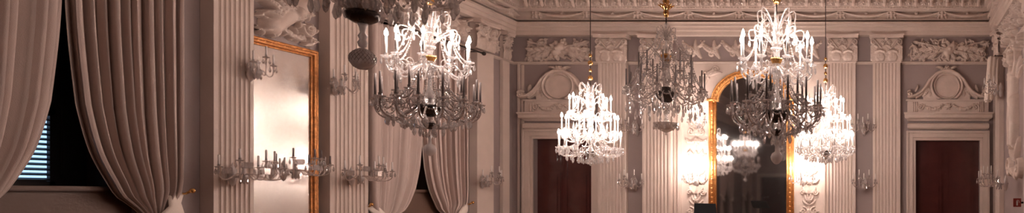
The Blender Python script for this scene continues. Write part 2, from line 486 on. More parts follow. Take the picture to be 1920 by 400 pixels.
def pilaster(label, w, loc, rz, group, nfl=7, d=.2, cap=True, name='fluted_pilaster'):
    loc = (loc[0]+(.006 if rz > 1 else -.006 if rz < -1 else 0), loc[1]-(.006 if rz == 0 else 0), 0)
    t = thing(name, label, 'pilaster', loc, rz, group)
    if nfl: sh = shaft_mesh(w, d, .45, CAPZ0-.05 if cap else 5.15, nfl)
    else:
        sh = bmesh.new(); box(sh, -w/2, w/2, -d, 0, .45, CAPZ0-.05 if cap else 5.15, .006)
    obj('shaft', sh, 'stucco', t)
    if cap: obj('capital', capital_mesh(w, d, CAPZ1-CAPZ0-.005), 'relief', t, (0,0,CAPZ0)); obj('acanthus_leaves', acanthus(w, d, CAPZ1-CAPZ0), 'relief', t, (0,0,CAPZ0))
    b = bmesh.new(); box(b, -w/2-.08, w/2+.08, -d-.08, 0, 0, .28, .01); box(b, -w/2-.05, w/2+.05, -d-.05, 0, .28, .37, .03); box(b, -w/2-.02, w/2+.02, -d-.02, 0, .37, .45, .02)
    obj('base', b, 'stucco', t)
    return t
G = 'pale pilasters along the end wall'
for a, b, lab in ((1128,1178,'fluted cream pilaster just right of the crystal-hidden dark door, under an acanthus capital'),
                  (1210,1263,'fluted cream pilaster behind the unlit chandelier, left of the gilt arched mirror'),
                  (1557,1605,'fluted cream pilaster behind the brightest chandelier, right of the gilt arched mirror'),
                  (1637,1688,'fluted cream pilaster next to the door with the round pediment wreath, fully in view')):
    pilaster(lab, (b-a)/71, (ex((a+b)/2), YE, 0), 0, G)
G = 'pale pilasters along the left wall'
pilaster('wide fluted pilaster between the big dark curtain and the long wall mirror', .58, (XL, 9.58, 0), PI/2, G, 7)
pilaster('fluted pilaster of the side wall between the long wall mirror and the second curtained window', .81, (XL, 11.605, 0), PI/2, G, 8)
pilaster('plain unfluted pier beyond the second curtained window', .62, (XL, 15.45, 0), PI/2, G, 0, .2, True, 'plain_pilaster')
pilaster('slim corner pilaster of the side wall under a carved capital', .28, (XL, 16.45, 0), PI/2, G, 0, .09, True, 'plain_pilaster')
G = 'pale pilasters along the right wall'
pilaster('fluted pilaster at the right end of the right wall by the room corner', .62, (XR, 16.15, 0), -PI/2, G, 6, .12)
pilaster('fluted pilaster on the right wall below the carved standing figure', .8, (XR, 12.0, 0), -PI/2, G, 7)

# backing strips beside the mirror bay, and stiles of the door bays
def strip(n, x0, x1, z0, z1, d, m='stucco', lab=None):
    bm = bmesh.new(); box(bm, x0, x1, YE-d, YE+.02, z0, z1, .006)
    o = struct('trim_%d' % n, bm, m)
    if lab: o['label'] = lab
    return o
strip(2, ex(1264), ex(1554), 0, 5.15, .035, lab='pale panelled ground of the mirror bay')
strip(3, ex(1272), ex(1279), 0, 5.1, .09, lab='raised strip left of the mirror bay')
strip(4, ex(1541), ex(1548), 0, 5.1, .09, lab='raised strip right of the mirror bay')
strip(5, ex(972), ex(976), 0, 5.15, .05, lab='thin vertical bead in the far corner')
strip(7, ex(978), ex(983), 0, 5.12, .022, lab='thin raised stile between the corner and the left dark door')
strip(6, ex(1862), ex(1867), 0, 5.15, .05, lab='thin vertical bead by the corner of the right wall')

# carved ornaments: each its own thing
def relief(name, label, c, o, u, n, group, m='relief', z=(0,0,1), cat='wall relief'):
    ob = obj(name, c.mesh(name, o, u, z, n), m)
    return tag(ob, label, cat, group)
GR = 'stucco reliefs high on the walls'
def end_panel(x0, x1, y0, y1, res=.0125): return Carve(ex(x1)-ex(x0), ez(y0)-ez(y1), res), (ex(x0), YE, ez(y1))
c, o = end_panel(1702, 1858, 73, 117, .011); trophy(c, 3, 1.4, .15); scrollwork(c, 203, .26, .08)
relief('stucco_relief', 'carved trophy of palms and shield in the frieze above the right-hand dark door', c, o, (1,0,0), (0,-1,0), GR)
c, o = end_panel(984, 1112, 73, 117, .011); trophy(c, 5, 1.4, .15); scrollwork(c, 205, .26, .08)
relief('stucco_relief', 'carved trophy of palms and shield in the frieze above the left-hand dark door', c, o, (1,0,0), (0,-1,0), GR)
c, o = end_panel(1268, 1552, 73, 117, .0125)
for k, px in enumerate((1300, 1335, 1375, 1410, 1445, 1485, 1520)):
    x = ex(px)-ex(1268)
    c.garland(x-.28, .55, x+.28, .55, .2, .05, .07, k)
    c.leaf(x-.25, .5, -.9, .5, .07, .09, .8); c.leaf(x+.2, .12, 2.2, .5, .06, .08, -.8)
    c.scroll(x, .22, .1, 0, 1.3, .025, .07)
relief('stucco_relief', 'long carved frieze of drapery and garlands above the gilt arched mirror', c, o, (1,0,0), (0,-1,0), GR)
c, o = end_panel(1283, 1330, 176, 484); candelabra(c, 11)
relief('stucco_arabesque', 'vertical strip of carved scrolls left of the gilt arched mirror', c, (o[0], YE-.035, o[2]), (1,0,0), (0,-1,0), GR)
c, o = end_panel(1495, 1540, 176, 484); candelabra(c, 13)
relief('stucco_arabesque', 'vertical strip of carved scrolls right of the gilt arched mirror', c, (o[0], YE-.035, o[2]), (1,0,0), (0,-1,0), GR)
# spandrels of the arch
for px, sg, lab in ((1342, 1, 'left'), (1478, -1, 'right')):
    c = Carve(.75, .75, .0125); x0 = ex(px)-.375
    c.leaf(.375-sg*.2, .15, PI/2-sg*.2, .6, .06, .06, -sg*.9); c.leaf(.375-sg*.1, .4, PI/2-sg*.9, .4, .05, .06, -sg*.9)
    c.rosette(.375-sg*.12, .45, .12, .06, 6); c.scroll(.375+sg*.1, .6, .09, 0, 1.2, .02, .05, sg)
    relief('stucco_spray', 'carved leaf spray on the %s shoulder above the gilt mirror arch' % lab, c, (x0-sg*.1, YE-.035, 4.40), (1,0,0), (0,-1,0), GR)
# left wall: above the mirror
c = Carve(1.06, .93, .0125)
scrollwork(c, 91, .2, .14); c.H[:, int(.62/.0125):] = 0
for a in range(7): c.leaf(.45, .35, .3+a*.42, .46+.1*math.sin(a*3), .06, .22, .5)
c.stroke([(.25,.2),(.75,.65)], .16, .2); c.stroke([(.62,.52)], .12, .27)
for a in range(8): c.leaf(.08+.13*a, .07+.03*math.sin(a*2.4), .5+a*.35, .2, .045, .12, 1)
c.scroll(.85,.75,.13,0,1.4,.035,.14); c.scroll(.15,.7,.12,2,1.3,.035,.12,-1); c.scroll(.9,.3,.12,3,1.3,.03,.12)
relief('stucco_relief', 'bold carved armour and foliage above the long wall mirror', c, (XL, 10.04, 4.22), (0,1,0), (1,0,0), GR)
c = Carve(1.06, .63, .0125); trophy(c, 21, 1.2, .14)
relief('stucco_relief', 'carved trophy in the side frieze over the long wall mirror', c, (XL, 10.04, 5.23), (0,1,0), (1,0,0), GR)
c = Carve(2.9, .63, .0125)
for k in range(4):
    cc = Carve(.76, .63, .0125); trophy(cc, 30+k, 1.2, .22); scrollwork(cc, 60+k, .24, .15)
    i0 = int(k*.71/.0125); c.H[i0:i0+cc.nu] = np.maximum(c.H[i0:i0+cc.nu], cc.H[:c.H[i0:i0+cc.nu].shape[0], :c.nv])
relief('stucco_relief', 'deep carved frieze of foliage over the second curtained window', c, (XL, 12.13, 5.23), (0,1,0), (1,0,0), GR)
c = Carve(.34, .63, .0125); trophy(c, 41, 1, .1)
relief('stucco_relief', 'small carved panel in the side frieze beside the far corner', c, (XL, 15.9, 5.23), (0,1,0), (1,0,0), GR)
# right wall: frieze, figure
c = Carve(3.0, .63, .0125); scrollwork(c, 51, .26, .2)
relief('stucco_relief', 'carved foliage in the frieze of the right wall beside the corner', c, (XR, 12.6, 5.23), (0,1,0), (-1,0,0), GR)
c = Carve(1.9, 3.2, .0125); cx = .95
def figure(c, cx, b, k, h):
    S = lambda pts, r, hh, **q: c.stroke([(cx+x*k, b+y*k) for x, y in pts], [a*k for a in r], hh, **q)
    S([(0,1.62),(.02,1.72)], [.10,.09], h*1.2)                       # head
    S([(0,1.45),(0,1.5)], [.05,.05], h)                              # neck
    S([(-.14,1.38),(.14,1.40)], [.08,.08], h)                        # shoulders
    S([(0,1.32),(0,1.05),(.03,.9)], [.17,.13,.17], h*1.1)            # torso
    S([(-.18,1.38),(-.38,1.55),(-.34,1.82)], [.06,.05,.035], h*.8)   # raised arm
    S([(.18,1.38),(.32,1.12),(.22,.95)], [.06,.05,.035], h*.8)       # bent arm
    S([(-.06,.9),(-.12,.5),(-.08,.08)], [.13,.09,.05], h)            # legs
    S([(.10,.9),(.20,.52),(.10,.10)], [.13,.10,.05], h)
    S([(-.08,.06),(-.2,.02)], [.04,.03], h*.8); S([(.1,.08),(.22,.03)], [.04,.03], h*.8)
    for i in range(7): S([(.12+.03*i,1.0-.02*i),(.22+.05*i,.5),(.12+.07*i,.12)], [.03,.04,.03], h*.6)   # drapery
    for i in range(5): c.leaf(cx+.14*k, b+1.3*k, .1+.28*i, (.62-.05*i)*k, .05*k, h*.6, .3)  # wing
    for i in range(5): c.leaf(cx-.16*k, b+1.3*k, PI-.1-.28*i, (.55-.05*i)*k, .05*k, h*.5, -.3)
figure(c, .95, .75, 1.2, .2)
c2 = Carve(1.9, .5, .0125); scrollwork(c2, 52, .3, .2); c.H[:, -c2.nv:] = np.maximum(c.H[:, -c2.nv:], c2.H[:c.nu])
for sg in (-1, 1):
    c.scroll(.95+sg*.55, .35, .25, 0, 1.5, .05, .13, sg); c.leaf(.95, .1, PI/2-sg*.9, .8, .09, .13, -sg)
    c.leaf(.95, .5, PI/2-sg*1.2, .7, .08, .13, sg)
relief('stucco_figure', 'carved standing winged figure with drapery on the right wall', c, (XR, 13.2, 1.95), (0,1,0), (-1,0,0), GR)
# pale curtain end on the right wall
def curtain_surface(name, length_u, path_out, path_in, zs, amp, nf, xoff, seed, solid=.012):
    """surface in local coords: u across (x), bulge -y, z up. path_out/in: u of edges for each z"""
    r = random.Random(seed); nu = nf*10; verts = []; faces = []
    ph = [r.uniform(-.5,.5) for _ in range(nf+1)]; am = [r.uniform(.6,1.25) for _ in range(nf+1)]
    nz = len(zs)
    for j in range(nz):
        for i in range(nu+1):
            t = i/nu; k = t*nf; q = int(min(k, nf-1)); fr = k-q
            A = am[q]*(1-fr)+am[q+1]*fr; P = ph[q]*(1-fr)+ph[q+1]*fr
            w = abs(path_in[j]-path_out[j])
            a = amp*A*min(1, .35+w/(length_u))
            warp = t+.35/nf*math.sin(2*PI*k+P)
            u = path_out[j]+(path_in[j]-path_out[j])*min(1, max(0, warp if 0 < i < nu else t))
            s = math.sin(2*PI*k+P)
            y = -a*(.5+.5*math.copysign(abs(s)**.75, s))-a*.18*math.sin(4.7*PI*k+P*3)
            verts.append((u, y, zs[j]))
    for j in range(nz-1):
        for i in range(nu):
            a = j*(nu+1)+i; faces.append((a, a+1, a+nu+2, a+nu+1))
    me = mesh_from(name, verts, faces, True)
    return me
def interp(tab, z):
    for (z0, a), (z1, b) in zip(tab, tab[1:]):
        if (z0-z)*(z-z1) >= 0:
            t = (z-z0)/(z1-z0) if z1 != z0 else 0; return a+(b-a)*t
    return tab[0][1] if abs(z-tab[0][0]) < abs(z-tab[-1][0]) else tab[-1][1]
def smooth_tab(tab):
    out = []
    for i in range(len(tab)-1):
        p0 = tab[max(0,i-1)]; p1 = tab[i]; p2 = tab[i+1]; p3 = tab[min(len(tab)-1,i+2)]
        for k in range(5):
            t = k/5
            f = lambda a,b,c,d: .5*(2*b+(c-a)*t+(2*a-5*b+4*c-d)*t*t+(3*b-a-3*c+d)*t**3)
            out.append((p1[0]+(p2[0]-p1[0])*t, f(p0[1],p1[1],p2[1],p3[1])))
    out.append(tab[-1]); return out
def curtain(label, centre, side, apex, half, group, tieZ=1.38, top=5.0, nf=9, seed=0, x=XL+.12, simple=False, hook=True):
    """side +1: the panel on the +Y half. apex: height where the two panels part"""
    # u measured from the window's centre outward
    tab_in = smooth_tab([(top, .014), (apex, .016), (apex-(apex-tieZ)*.45, .11), (apex-(apex-tieZ)*.68, .25), (apex-(apex-tieZ)*.88, .50), (tieZ+.05, .80), (tieZ-.10, .86), (tieZ-.5, .78), (.03, .66)])
    tab_out = smooth_tab([(top, half), (2.4, half), (tieZ+.35, half-.04), (tieZ, 1.06), (tieZ-.4, 1.14), (.03, half-.02)])
    zs = [top-(top-.03)*i/70 for i in range(71)]
    t = thing('curtain', label, 'curtain', (x, centre, 0), PI/2, group)
    # local x = world +Y ; local -y = world +X (into the room)
    pin = [side*interp(tab_in, z) for z in zs]; pout = [side*interp(tab_out, z) for z in zs]
    me = curtain_surface('drape', half, pout, pin, zs, .15, nf, 0, seed)
    o = obj('drape', me, 'fabric', t)
    m = o.modifiers.new('thick', 'SOLIDIFY'); m.thickness = .006
    # cloth tie-back: a band around the gathered cloth, running up to the hook
    bm = bmesh.new()
    tube(bm, [(side*.80, -.06, tieZ-.02), (side*.93, -.20, tieZ-.03), (side*1.10, -.17, tieZ+.09), (side*(half-.12), -.09, tieZ+.24), (side*(half+.02), -.03, tieZ+.33)], [.06,.11,.12,.10,.04], 8, .35, up=(0,1,0))
    obj('tieback', bm, 'tie', t, smooth=True)
    if hook:
        bm = bmesh.new(); tube(bm, [(side*(half+.03), .1, tieZ+.33), (side*(half+.03), -.08, tieZ+.33), (side*(half+.05), -.12, tieZ+.36)], [.015,.015,.02], 8)
        lathe(bm, [(0,-.035),(.025,-.025),(.035,0),(.025,.025),(0,.035)], 10, (side*(half+.06), -.14, tieZ+.37))
        obj('hook', bm, 'brass', t, smooth=True)
    return t
GC = 'tied-back curtains of the left wall windows'
curtain('large beige curtain cropped by the left edge, left of the lit shutters', 7.64, -1, 3.95, 1.26, GC, seed=2, nf=10)
curtain('large beige curtain tied back to the right of the lit shutters', 7.64, 1, 3.95, 1.26, GC, seed=3, nf=10)
curtain('pale curtain of the second window tied towards its left, beside the fluted pilaster', 13.36, -1, 3.2, 1.28, GC, seed=4, nf=9, top=5.0, tieZ=1.14)
curtain('pale curtain of the second window tied towards its right, beside the plain pier', 13.36, 1, 3.2, 1.48, GC, seed=5, nf=10, top=5.0, tieZ=1.14)
for k, cc in ((6, -3.80), (8, -9.10)):
    for s, w in ((-1, 'nearer the end'), (1, 'nearer the middle')):
        curtain('curtain seen only in the arched mirror, %s of the %s rear window' % (w, 'first' if cc > -5 else 'last'), cc, s, 3.3, 1.26, GC, seed=k+s, nf=7, hook=False)
# pelmet over the big window, rod over the second
t = thing('pelmet', 'carved white pelmet board above the big dark curtains', 'pelmet', (XL+.003, 7.64, 0), PI/2)
bm = bmesh.new()
box(bm, -1.42, 1.42, -.46, -.42, 4.56, 5.12, .012); box(bm, -1.42, -1.39, -.42, 0, 4.56, 5.12); box(bm, 1.39, 1.42, -.42, 0, 4.56, 5.12); box(bm, -1.39, 1.39, -.42, 0, 5.06, 5.10)
for q in range(-7, 8): tube(bm, [(q*.2,-.44,4.62),(q*.2,-.45,4.55),(q*.2+.03,-.44,4.50)], [.05,.045,.02], 8)
obj('board', bm, 'stucco', t)
t = thing('curtain_rod', 'dark curtain rod with round ends over the second window', 'curtain rod', (XL+.003, 13.5, 0), PI/2)
bm = bmesh.new(); tube(bm, [(-1.34,-.28,5.06),(1.75,-.28,5.06)], .022, 10); obj('rod', bm, 'bronze', t, smooth=True)
for u in (-1.35, 1.76):
    bm = bmesh.new(); lathe(bm, [(0,-.05),(.035,-.035),(.05,0),(.035,.035),(0,.05)], 12, (u,-.28,5.06)); obj('finial', bm, 'bronze', t, smooth=True)
for u in (-1.25, 1.55):
    bm = bmesh.new(); tube(bm, [(u,0,5.06),(u,-.28,5.06)], .014, 8); obj('bracket', bm, 'bronze', t)

# windows
for k, c_ in enumerate(win_c):
    if c_ in (1.92,): pass
    bm = bmesh.new(); X0 = XL-.56
    for a, b, z0, z1 in ((-.68,-.60,1.8,5.0),(.60,.68,1.8,5.0),(-.03,.03,1.8,5.0),(-.68,.68,1.8,1.88),(-.68,.68,4.92,5.0),(-.68,.68,3.1,3.16)):
        box(bm, X0, X0+.06, c_+a, c_+b, z0, z1)
    w = struct('window_%d' % (k+1), bm, 'shutter')
    bm = bmesh.new(); box(bm, X0+.025, X0+.031, c_-.62, c_+.62, 1.85, 4.95); obj('pane', bm, 'pane', w)
    bm = bmesh.new(); box(bm, XL-.42, XL+.10, c_-.72, c_+.72, 1.74, 1.80, .012); obj('window_sill', bm, 'wood', w)
    # inner casing
    bm = bmesh.new()
    for a, b, z0, z1 in ((-.80,-.68,1.74,5.1),(.68,.80,1.74,5.1),(-.80,.80,5.0,5.1)): box(bm, XL-.02, XL+.05, c_+a, c_+b, z0, z1, .01)
    box(bm, XL-.5, XL-.02, c_-.70, c_-.675, 1.8, 5.0); box(bm, XL-.5, XL-.02, c_+.675, c_+.70, 1.8, 5.0); box(bm, XL-.5, XL-.02, c_-.68, c_+.68, 4.98, 5.02)
    obj('window_frame', bm, 'wood', w)
    bm = bmesh.new(); box(bm, XL+.002, XL+.03, c_-.80, c_+.80, .3, 1.74); box(bm, XL+.03, XL+.05, c_-.62, c_+.62, .45, 1.6, .012); obj('window_apron', bm, 'wood', w)
    # shutters inside the window: louvred leaf + solid leaf
    bm = bmesh.new(); xs = XL-.44
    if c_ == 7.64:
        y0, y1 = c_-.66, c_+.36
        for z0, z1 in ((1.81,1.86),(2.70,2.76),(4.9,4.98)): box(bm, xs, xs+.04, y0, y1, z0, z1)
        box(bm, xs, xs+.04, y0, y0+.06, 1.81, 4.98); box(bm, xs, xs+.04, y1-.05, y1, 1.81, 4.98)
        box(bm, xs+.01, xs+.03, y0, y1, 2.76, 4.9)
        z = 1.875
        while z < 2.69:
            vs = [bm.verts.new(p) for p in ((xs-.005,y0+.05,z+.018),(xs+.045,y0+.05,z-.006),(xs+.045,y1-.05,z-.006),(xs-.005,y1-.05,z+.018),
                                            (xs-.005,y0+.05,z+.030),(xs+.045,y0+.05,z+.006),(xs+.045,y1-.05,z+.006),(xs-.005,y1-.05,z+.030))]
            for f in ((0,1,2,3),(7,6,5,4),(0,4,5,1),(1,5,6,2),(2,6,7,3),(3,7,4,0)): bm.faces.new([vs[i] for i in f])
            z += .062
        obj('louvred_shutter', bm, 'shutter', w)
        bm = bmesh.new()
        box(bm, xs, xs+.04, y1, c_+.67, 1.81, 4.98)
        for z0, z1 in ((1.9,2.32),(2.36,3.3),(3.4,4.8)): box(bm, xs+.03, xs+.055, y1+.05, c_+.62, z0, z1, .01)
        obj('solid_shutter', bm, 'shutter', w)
    else:
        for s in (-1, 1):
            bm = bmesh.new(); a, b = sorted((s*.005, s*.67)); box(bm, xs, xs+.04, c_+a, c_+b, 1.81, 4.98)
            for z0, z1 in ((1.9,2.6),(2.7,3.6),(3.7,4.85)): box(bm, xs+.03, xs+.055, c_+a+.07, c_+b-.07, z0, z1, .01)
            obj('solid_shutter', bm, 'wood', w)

# ------------------------------------------------------------------ doors of the end wall
def door(n, x0, x1, ztop, y, dirn, side, fx0, fx1, lab):
    """y = wall face, dirn=-1 when the room lies toward -Y"""
    d = dirn
    bm = bmesh.new()
    def Bx(bm, a, b, p, q, z0, z1, bev=0): lo, hi = sorted((y+d*p, y+d*q)); box(bm, a, b, lo, hi, z0, z1, bev)
    steps = [(0, .07, .05), (.07, .19, .085), (.19, .25, .12)]
    for a, b, dep in steps:
        Bx(bm, x0-b, x0-a, -.02, dep, 0, ztop+b, .008); Bx(bm, x1+a, x1+b, -.02, dep, 0, ztop+b, .008)
        Bx(bm, x0-a, x1+a, -.02, dep, ztop+a, ztop+b, .008)
    fr = struct('door_%d' % n, bm, 'stucco'); fr['label'] = lab
    # leaves
    xm = (x0+x1)/2
    for a, b, s in ((x0, xm-.004, -1), (xm+.004, x1, 1)):
        bm = bmesh.new(); Bx(bm, a, b, -.26, -.20, .01, ztop)
        W = b-a
        for z0, z1 in ((.25, 1.0), (1.12, ztop-.85), (ztop-.72, ztop-.14)):
            Bx(bm, a+W*.14, b-W*.14, -.205, -.15, z0, z1, .03)
            Bx(bm, a+W*.25, b-W*.25, -.19, -.125, z0+.09, z1-.09, .02)
        o = obj('door_leaf', bm, 'mahogany', fr)
        bm = bmesh.new(); lathe(bm, [(0,-.03),(.022,-.02),(.028,0),(.022,.02),(0,.03)], 10, (xm+s*.06, y+d*(-.15), 1.05)); tube(bm, [(xm+s*.06, y+d*-.2, 1.05), (xm+s*.06, y+d*-.15, 1.05)], .01, 6)
        obj('door_handle', bm, 'brass', o)
    bm = bmesh.new(); Bx(bm, xm-.03, xm+.03, -.205, -.17, .01, ztop, .008); obj('astragal', bm, 'mahogany', fr)
    bm = bmesh.new(); Bx(bm, x0-.3, x1+.3, -.56, -.52, -.1, ztop+.3); obj('seam_light_block', bm, 'mahogany', fr)  # unseen slab added behind the leaves, keeps outside light out of the seam
    return fr
door(1, doorL[0], doorL[1], doorL[3], YE, -1, 0, 0, 0, 'dark mahogany double door behind the lit chandelier')
door(2, doorR[0], doorR[1], doorR[3], YE, -1, 0, 0, 0, 'dark mahogany double door near the right corner')
door(3, rearD[0], rearD[1], rearD[3], YB, 1, 0, 0, 0, 'dark double door of the rear wall seen in the mirror')

def overdoor(cxpx, label, x0px, x1px):
    cx = ex(cxpx); x0, x1 = ex(x0px)-cx, ex(x1px)-cx
    t = thing('overdoor', label, 'door pediment', (cx, YE-.03, 0), 0, 'carved pediments over the end wall doors')
    bm = bmesh.new()
    # pulvinated frieze and cornice
    def prof_run(bm, pr, a, b):
        A = [bm.verts.new((a-d*.5, -d, z)) for d, z in pr]; B = [bm.verts.new((b+d*.5, -d, z)) for d, z in pr]
        n = len(pr)
        for i in range(n): bm.faces.new((A[i], A[(i+1)%n], B[(i+1)%n], B[i]))
        bm.faces.new(A); bm.faces.new(B[::-1])
    z0 = ez(246)
    prof_run(bm, [(-.02,z0+.03),(.08,z0+.03),(.14,z0+.07),(.15,z0+.12),(.14,z0+.17),(.08,z0+.20),(-.02,z0+.20)], x0+.03, x1-.03)
    obj('pulvinated_frieze', bm, 'stucco', t)
    bm = bmesh.new(); z1 = ez(226)
    prof_run(bm, [(-.02,z1-.03),(.08,z1-.03),(.11,z1+.01),(.20,z1+.03),(.23,z1+.05),(.23,z1+.12),(.27,z1+.15),(.27,z1+.18),(-.02,z1+.2)], x0, x1)
    obj('cornice', bm, 'stucco', t)
    # garland panel
    z2 = ez(213); z3 = ez(191)
    bm = bmesh.new(); box(bm, x0-.04, x1+.04, -.08, .02, z2, z3, .01); box(bm, x0-.08, x1+.08, -.11, .02, z3, z3+.045, .012)
    obj('frieze_panel', bm, 'stucco', t)
    c = Carve(x1-x0-.2, z3-z2, .011); W = c.w; hh = c.h
    c.rosette(W/2, hh*.55, .09, .07, 6)
    for s in (-1, 1):
        c.garland(W/2+s*.12, hh*.7, W/2+s*W*.36, hh*.7, .12, .045, .06, 3)
        c.scroll(W/2+s*W*.39, hh*.5, .08, 0, 1.3, .02, .05, s)
        for k in range(3): c.stroke([(W/2+s*(W*.44+k*.05), .04), (W/2+s*(W*.44+k*.05), hh-.04)], .014, .035)
    obj('garland', c.mesh('garland', (x0+.1, -.08, z2), (1,0,0), (0,0,1), (0,-1,0)), 'relief', t)
    # scroll pediment with the round wreath
    zb = z3+.05; Hh = .95; W = 2.08
    c = Carve(W, Hh, .010); m = W/2; ry = ez(163)-zb
    for s in (-1, 1):
        pts = [(m+s*1.02,.14),(m+s*.92,.07),(m+s*.80,.11),(m+s*.66,.20),(m+s*.54,.34),(m+s*.43,.52),(m+s*.28,.66),(m+s*.12,.735),(m,.75)]
        c.stroke(pts, [.05,.05,.05,.055,.055,.055,.055,.055,.055], .16, flat=0)
        c.stroke([(a, b-.07) for a, b in pts[2:]], .03, .10)
        c.scroll(m+s*.97, .12, .10, PI/2, 1.4, .035, .17, -s)
        c.leaf(m+s*.5, .42, PI/2-s*2.6+0, .42, .05, .12, s*.4); c.leaf(m+s*.62, .10, PI/2+s*.8, .30, .05, .10, -s*.6)
        c.leaf(m+s*.45, .08, PI/2+s*.2, .25, .045, .10, -s*.8); c.leaf(m+s*.05, .78, PI/2-s*1.0, .25, .035, .12, -s*.6)
        c.leaf(m+s*.82, .22, PI/2+s*.6, .18, .03, .1, -s*.7)
    c.rosette(m, .80, .09, .16, 6)
    fill = [(m+1.0*math.cos(PI*k/20), .0+.0*k) for k in range(3)]
    # flat ground behind the wreath
    g = ((c.U-m)/.62)**2+((c.V-.0)/.72)**2 < 1
    c.H = np.maximum(c.H, np.where(g, .035, 0))
    ring = [(m+.40*math.cos(2*PI*k/40), ry+.385*math.sin(2*PI*k/40)) for k in range(41)]
    c.stroke(ring, .04, .15); ring = [(m+.33*math.cos(2*PI*k/40), ry+.315*math.sin(2*PI*k/40)) for k in range(41)]
    c.stroke(ring, .022, .11)
    obj('pediment', c.mesh('pediment', (-m, 0, zb), (1,0,0), (0,0,1), (0,-1,0)), 'relief', t)
overdoor(1775, 'scrolled pediment with a round wreath over the right-hand dark door', 1704, 1850)
overdoor(1051, 'scrolled pediment with a round wreath over the left-hand dark door', 990, 1116)

# ------------------------------------------------------------------ mirrors
def arched_mirror():
    cx = ex(1410); t = thing('arched_mirror', 'tall arched mirror in a gilt frame at the middle of the end wall', 'mirror', (cx, YE-.035, 0))
    a, zs, hr, z0 = .93, ez(193), .66, .9
    inner = [(-a, z0), (-a, zs)] + [(-a*math.cos(PI*k/24)*.94, zs+.02+hr*math.sin(PI*k/24)) for k in range(25)] + [(a, zs), (a, z0)]
    bm = bmesh.new(); vs = [bm.verts.new((x, -.02, z)) for x, z in inner]; vb = [bm.verts.new((x, -.004, z)) for x, z in inner]
    bm.faces.new(vs); n = len(vs)
    for i in range(n): bm.faces.new((vs[i], vs[(i+1)%n], vb[(i+1)%n], vb[i]))
    bm.faces.new(vb[::-1])
    obj('mirror_glass', bm, 'mirror', t)
    bm = bmesh.new()
    def run(pts, r, dep):
        tube(bm, [(x, -dep, z) for x, z in pts], r, 8, 1.0, up=(0,1,0))
    arch = lambda e: [(-(a*.94+e)*math.cos(PI*k/24), zs+.02+(hr+e)*math.sin(PI*k/24)) for k in range(25)]
    run(arch(.02), .03, .05); run(arch(.09), .055, .05); run(arch(.16), .03, .06)
    for s in (-1, 1):
        for e, r in ((.02,.03),(.09,.06),(.165,.03)):
            run([(s*(a+e), z0-.1), (s*(a+e), zs+.06)], r, .05)
        box(bm, s*(a+.09)-.13, s*(a+.09)+.13, -.12, 0, zs+.03, zs+.10, .01)
    box(bm, -a-.2, a+.2, -.1, 0, z0-.16, z0, .02)
    obj('frame', bm, 'gilt', t, smooth=True)
    # beading along the frame
    bm = bmesh.new()
    P = arch(.09)
    L = [(s*(a+.09), z0+i*.12) for s in (-1,1) for i in range(int((zs-z0)/.12))] + P
    for x, z in L: lathe(bm, [(0,-.03),(.026,-.015),(.03,0),(.026,.015),(0,.03)], 6, (x, -.105, z))
    o = obj('beading', bm, 'gilt', t); o['kind'] = 'stuff'
    return t
arched_mirror()
def wall_mirror():
    y0, y1, zt, z0 = 9.89, 11.13, 4.19, .8
    t = thing('wall_mirror', 'long mirror with its pale reflection painted in as haze, in an orange gilt frame between two pilasters', 'mirror', (XL, (y0+y1)/2, 0), PI/2)
    h = (y1-y0)/2
    bm = bmesh.new(); box(bm, -h+.1, h-.1, -.03, -.01, z0, zt-.08); obj('mirror_glass', bm, 'hazemirror', t)
    bm = bmesh.new()
    for e, r, d in ((.02,.022,.06),(.065,.034,.06),(.11,.020,.04)):
        for s in (-1, 1): tube(bm, [(s*(h-e), -d, z0), (s*(h-e), -d, zt-e)], r, 8)
        tube(bm, [(-h+e, -d, zt-e), (h-e, -d, zt-e)], r, 8)
    box(bm, -h, h, -.02, 0, z0-.1, z0); box(bm, -h, -h+.12, -.045, 0, z0, zt); box(bm, h-.12, h, -.045, 0, z0, zt); box(bm, -h, h, -.045, 0, zt-.12, zt)
    obj('frame', bm, 'gilt_dark', t)
    bm = bmesh.new()
    for i in range(9): tube(bm, [(-h+.12+i*.11, -.07, zt-.075), (-h+.16+i*.11, -.085, zt-.05), (-h+.2+i*.11, -.07, zt-.075)], .014, 6)
    obj('leaf_beading', bm, 'gilt_dark', t)
wall_mirror()

# ------------------------------------------------------------------ crystal lights
def new_mesh(name, fn, m, smooth=False):
    bm = bmesh.new(); fn(bm); bmesh.ops.recalc_face_normals(bm, faces=bm.faces[:])
    me = bpy.data.meshes.new(name); bm.to_mesh(me); bm.free()
    if smooth: me.polygons.foreach_set('use_smooth', [True]*len(me.polygons))
    me.materials.append(M[m]); return me
def f_drop(bm, L=.09, r=.017):
    lathe(bm, [(0,0),(.006,-.006),(.006,-.012),(0,-.018)], 5)
    lathe(bm, [(0,-.018),(r*.5,-.018-L*.18),(r,-.018-L*.62),(r*.6,-.018-L*.88),(0,-.018-L)], 6)
def f_pan(bm): lathe(bm, [(0,-.02),(.015,-.02),(.02,0),(.05,.012),(.062,.022),(.058,.026),(.03,.014),(.02,.03),(.022,.06),(.014,.06),(0,.03)], 12)
def f_candle(L): return lambda bm: lathe(bm, [(0,.02),(.0125,.02),(.0125,L),(.004,L+.006),(0,L+.006)], 10)
def f_flame(bm): lathe(bm, [(0,0),(.014,.012),(.023,.035),(.018,.065),(.007,.095),(0,.108)], 10)
DROP = new_mesh('drop', f_drop, 'crystal'); DROPD = new_mesh('drop_dim', f_drop, 'crystal_dim')
BIGDROP = new_mesh('big_drop', lambda bm: f_drop(bm, .13, .022), 'crystal'); BIGDROPD = new_mesh('big_drop_dim', lambda bm: f_drop(bm, .13, .022), 'crystal_dim')
PAN = new_mesh('pan', f_pan, 'crystal'); PAND = new_mesh('pan_dim', f_pan, 'crystal_dim')
CAND = new_mesh('candle_lit', f_candle(.24), 'wax', True); CANDD = new_mesh('candle_unlit', f_candle(.30), 'darkwax', True)
CANDP = new_mesh('candle_pale', f_candle(.17), 'wax', True)
